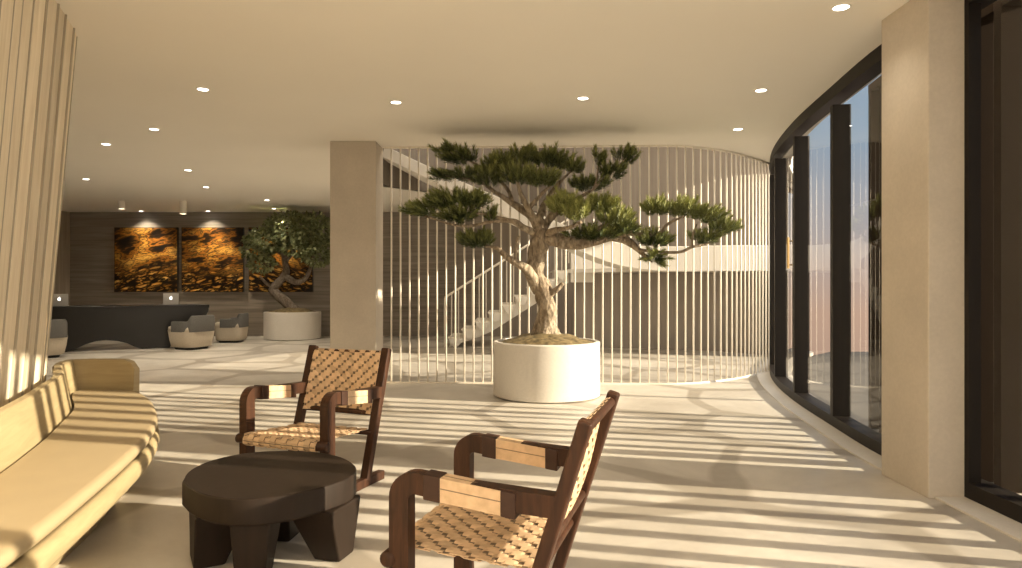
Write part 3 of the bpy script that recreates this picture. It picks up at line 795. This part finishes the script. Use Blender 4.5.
for s in (.06,.9):
    c = q[0].lerp(q[1], s)+nb*.40; m = MB(); m.box((c.x-.3,c.y-.03,0),(c.x+.3,c.y+.03,ztop-.05)); m.build('support_panel', M['desk'], dk, world=True)

def laptop(px, label):
    c = dpt(px, 306); base = Vector((c.x,c.y,ztop+.014))+nb*.35
    lt = thing('laptop', label, 'laptop', base, math.atan2(dd.y,dd.x)+.0, group='laptops on the reception desk')
    m = MB(); m.box((-.14,0,0),(.14,.2,.014)); m.build('keyboard_base', M['alu'], lt, bevel=.004)
    m = MB(); mt = Matrix.Rotation(math.radians(14),4,'X'); m.box((-.14,-.008,.012),(.14,.0,.235), mat=mt); lid = m.build('screen_lid', M['alu'], lt, bevel=.003)
    m = MB(); pts = []
    for k in range(24):                                # apple-like fruit outline with bite and leaf
        a = 2*math.pi*k/24; r = .026*(1-.10*abs(math.cos(a))**6+.05*math.sin(2*a)**2)
        x, z = r*math.cos(a), r*math.sin(a)
        if abs(a) < .45 or a > 2*math.pi-.45: x -= .008
        pts.append(mt @ Vector((x,-.0095,.135+z)))
    m.add(pts+[mt @ Vector(v) for v in ((.0,-.0095,.166),(.010,-.0095,.170),(.012,-.0095,.180),(.002,-.0095,.176))], [tuple(range(24)),(24,25,26,27)])
    m.build('logo', M['logo'], lid, fixn=False)
laptop(172, 'silver laptop near the right end of the black desk')
laptop(58, 'silver laptop at the left end of the desk, partly behind the board wall')

def tub(loc, rz, label):
    t = thing('tub_chair', label, 'chair', loc, rz, group='tub chairs at the reception desk')
    def ring(z, w, d, r=.16):
        pts = []
        for cx, cy, a0 in ((1,1,0),(-1,1,90),(-1,-1,180),(1,-1,270)):
            for k in range(7):
                a = math.radians(a0+15*k); pts.append((cx*(w/2-r)+r*math.cos(a), cy*(d/2-r)+r*math.sin(a), z))
        return pts
    m = MB(); m.loft([ring(.045,.56,.56),ring(.06,.60,.60),ring(.20,.65,.64),ring(.345,.68,.67)]); edge_smooth(m.build('lower_shell', M['cream_fabric'], t, smooth=True), 50)
    m = MB(); m.loft([ring(.0,.46,.46,.1),ring(.05,.5,.5,.1)]); m.build('foot', M['black_plastic'], t)
    # upper grey wrap: U-shaped wall open toward +Y, highest at the back (-Y)
    m = MB(); N_ = 28; rings = []
    for k in range(N_+1):
        a = math.radians(200-220-0) ; 
        th = math.radians(-192+204*k/N_)            # from +X-ish front round the back to -X front
        ex = lambda r_x, r_y: Vector((r_x*abs(math.cos(th))**.55*(1 if math.cos(th) > 0 else -1), r_y*abs(math.sin(th))**.55*(1 if math.sin(th) > 0 else -1), 0))
        o, i_ = ex(.345,.34), ex(.26,.255)
        h_ = .54+.11*(1 if -math.sin(th) > .82 else max(0,(-math.sin(th)-.6)/.22))
        if -math.sin(th) > .7: o = o*1.04
        rings.append([o+Vector((0,0,.34)), o*1.0+Vector((0,0,h_-.02)), o*.96+Vector((0,0,h_)), i_*1.05+Vector((0,0,h_)), i_+Vector((0,0,h_-.02)), i_+Vector((0,0,.34))])
    m.loft(rings); edge_smooth(m.build('backrest', M['grey_fabric'], t, smooth=True), 60)
    m = MB(); m.loft([ring(.345,.66,.65,.12),ring(.43,.64,.64,.12),ring(.455,.56,.56,.12)]); m.build('seat_cushion', M['cream_fabric'], t, smooth=True)
    return t
c1 = tub((on_floor(192,347)[0]+.15,13.17,0), math.radians(65), 'grey and cream tub chair in front of the right end of the desk')
x_, y_ = on_floor(223.5,343.5)
k2 = copy_thing(c1, (x_,y_+.4,0), math.radians(92), 'grey and cream tub chair right of the desk, facing left'); k2.scale = (.9,.9,.95)
x_, y_ = on_floor(36,356); copy_thing(c1, (x_+.24,y_-.25,0), math.radians(60), 'tub chair at the left end of the desk, half hidden by the board wall')

# ------------------------------------------------------------------ art, ceiling lights
for i, (x0, x1, wd) in enumerate(((115,178,'left'),(182,244,'middle'),(249,313,'right'))):
    Y = 16.36; a = at(x0,292,Y); c = at(x1,227.5,Y)
    art = thing('wall_art', {'left':'leftmost amber and black abstract panel on the far wall','middle':'middle amber and black abstract panel on the far wall','right':'amber and black abstract panel behind the leafy potted tree'}[wd], 'artwork', (a.x,Y,a.z), group='abstract panels on the far wall')
    m = MB(); m.box((0,-.03,0),(c.x-a.x,.03,c.z-a.z)); m.build('canvas', M['black_plastic'], art)
    m = MB(); m.add([(0.01,-.032,.01),(c.x-a.x-.01,-.032,.01),(c.x-a.x-.01,-.032,c.z-a.z-.01),(.01,-.032,c.z-a.z-.01)], [(0,1,2,3)]); m.build('print', art_mat(i), art)

LAMPS = [(841,7,'round ceiling downlight nearest the right pillar top'),(761,90,'ceiling downlight left of the dark facade head'),(738,129,'small ceiling downlight above the right curve of the rod screen'),
 (583,98,'ceiling downlight above the pine tree'),(396,102,'ceiling downlight in front of the middle pillar'),(203,89,'larger ceiling downlight between the board wall and middle pillar'),
 (154,129,'ceiling downlight second from the board wall top'),(106,144,'ceiling downlight closest to the board wall edge'),(188,170,'ceiling downlight before the two tube spots'),
 (206,187,'ceiling downlight nearer the right tube spot'),(86,179,'far ceiling downlight beside the board wall'),(141,211,'tiny ceiling downlight over the left art panel'),(208,211,'tiny ceiling downlight over the middle art panel'),
 (267,200,'ceiling downlight above the leafy potted tree'),(274,208.5,'tiny ceiling downlight over the right art panel')]
base = None
for i, (px, py, lab) in enumerate(LAMPS):
    x, y = on_ceiling(px, py)
    if base is None:
        base = thing('downlight', lab, 'ceiling light', (x,y,CEIL), group='round downlights in the ceiling')
        m = MB(); m.lathe([(.045,-.002),(.047,-.006),(.058,-.006),(.060,-.001),(.060,0)], 24); m.build('trim_ring', M['ceiling'], base)
        m = MB(); m.lathe([(.001,-.004),(.046,-.004),(.046,-.001),(.001,-.001)], 24); m.build('lens', M['lamp'], base)
    else: copy_thing(base, (x,y,CEIL), 0, lab)
    pw = 10 if y < 9 else (105 if y < 14.5 else 50)
    L_ = bpy.data.lights.new('downlight_beam', 'SPOT'); L_.energy = pw; L_.color = (1,.86,.66); L_.spot_size = math.radians(120); L_.spot_blend = .8; L_.shadow_soft_size = .05
    o = bpy.data.objects.new('downlight_beam', L_); COL.objects.link(o); o.location = (x,y,CEIL-.02)
pend = None
for px, py, lab in ((121.5,209,'white tube spotlight hanging left, before the left art panel'),(183,214,'white tube spotlight hanging right, before the middle art panel')):
    Y = 14.2; p = at(px, py, Y)
    t = thing('tube_spotlight', lab, 'ceiling light', (p.x,Y,CEIL), group='tube spotlights before the art')
    m = MB(); m.lathe([(.001,p.z-CEIL+.06),(.058,p.z-CEIL+.06),(.062,p.z-CEIL),(.07,p.z-CEIL+.005),(.07,0),(.001,0)], 20); m.build('tube', M['rod'], t, smooth=False)
    m = MB(); m.lathe([(.001,p.z-CEIL+.045),(.056,p.z-CEIL+.045),(.056,p.z-CEIL+.055),(.001,p.z-CEIL+.055)], 20); m.build('lens', M['lamp'], t)
for i, px in enumerate((148,211,281)):
    L_ = bpy.data.lights.new('art_spot', 'SPOT'); L_.energy = 75; L_.color = (1,.82,.58); L_.spot_size = math.radians(62); L_.spot_blend = .6; L_.shadow_soft_size = .03
    o = bpy.data.objects.new('art_spot', L_); COL.objects.link(o); o.location = ((px-511)*16/F, 15.75, CEIL-.05)
    o.rotation_euler = (math.radians(22),0,0)
# unseen area light added to brighten the stair void
L_ = bpy.data.lights.new('void_fill', 'AREA'); L_.energy = 110; L_.size = 2.5; L_.color = (1,.87,.7)
o = bpy.data.objects.new('void_fill', L_); COL.objects.link(o); o.location = (.8,11.5,5.9)

# added upward fill lights, no fixture, brightening the seating area ceiling
for x_, y_, e_ in ((-.6,-1.6,52),(1.2,-.6,30),(-1.2,.4,16)):
    L_ = bpy.data.lights.new('ceiling_fill', 'AREA'); L_.energy = e_; L_.shape = 'DISK'; L_.size = .5; L_.color = (1,.86,.66)
    o = bpy.data.objects.new('ceiling_fill', L_); COL.objects.link(o); o.location = (x_,y_,1.55); o.rotation_euler = (math.radians(180+18),0,0)

# ------------------------------------------------------------------ sun, sky, camera
az, el = math.atan(.235), math.radians(19)
dirv = Vector((-math.cos(el)*math.cos(az), math.cos(el)*math.sin(az), -math.sin(el)))
L_ = bpy.data.lights.new('sun', 'SUN'); L_.energy = 9.0; L_.color = (1,.865,.65); L_.angle = math.radians(.6)
o = bpy.data.objects.new('sun', L_); COL.objects.link(o); o.rotation_euler = dirv.to_track_quat('-Z','Y').to_euler()

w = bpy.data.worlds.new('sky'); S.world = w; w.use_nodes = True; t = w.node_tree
bg = t.nodes['Background']; tc_ = t.nodes.new('ShaderNodeTexCoord'); sx = t.nodes.new('ShaderNodeSeparateXYZ')
t.links.new(tc_.outputs['Generated'], sx.inputs[0])
mr = t.nodes.new('ShaderNodeMapRange'); mr.inputs['From Min'].default_value = -.2; mr.inputs['From Max'].default_value = .6
t.links.new(sx.outputs['Z'], mr.inputs['Value'])
c = ramp(t, mr.outputs[0], [(0,(.50,.34,.26)),(.2,(.62,.42,.32)),(.33,(.50,.46,.46)),(.5,(.30,.42,.56)),(1,(.16,.30,.52))])
c2 = ramp(t, mr.outputs[0], [(0,(.55,.45,.35)),(.3,(.80,.68,.54)),(.6,(.75,.70,.64)),(1,(.55,.58,.62))])
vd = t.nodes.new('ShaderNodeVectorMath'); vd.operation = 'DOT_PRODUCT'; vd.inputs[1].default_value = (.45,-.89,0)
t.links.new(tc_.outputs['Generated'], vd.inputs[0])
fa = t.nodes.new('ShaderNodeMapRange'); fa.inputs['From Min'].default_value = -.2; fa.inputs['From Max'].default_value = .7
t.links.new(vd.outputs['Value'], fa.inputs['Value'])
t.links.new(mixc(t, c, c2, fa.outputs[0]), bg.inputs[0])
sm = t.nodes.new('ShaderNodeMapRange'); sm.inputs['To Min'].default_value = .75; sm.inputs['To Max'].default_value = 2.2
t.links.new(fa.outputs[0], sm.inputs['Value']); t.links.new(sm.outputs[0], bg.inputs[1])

cam = bpy.data.cameras.new('camera'); cam.sensor_width = 36; cam.lens = 36*F/1022; cam.clip_start = .05
o = bpy.data.objects.new('camera', cam); COL.objects.link(o); o.location = (0,0,H); o.rotation_euler = (math.radians(90),0,0)
S.camera = o
S.view_settings.view_transform = 'Standard'; S.view_settings.look = 'None'; S.view_settings.gamma = 1
S.view_settings.use_curve_mapping = False; S.view_settings.exposure = .58
S.cycles.use_denoising = True; S.cycles.max_bounces = 12; S.cycles.diffuse_bounces = 8
S.cycles.transparent_max_bounces = 16; S.cycles.caustics_reflective = False; S.cycles.caustics_refractive = False
S.cycles.sample_clamp_indirect = 6
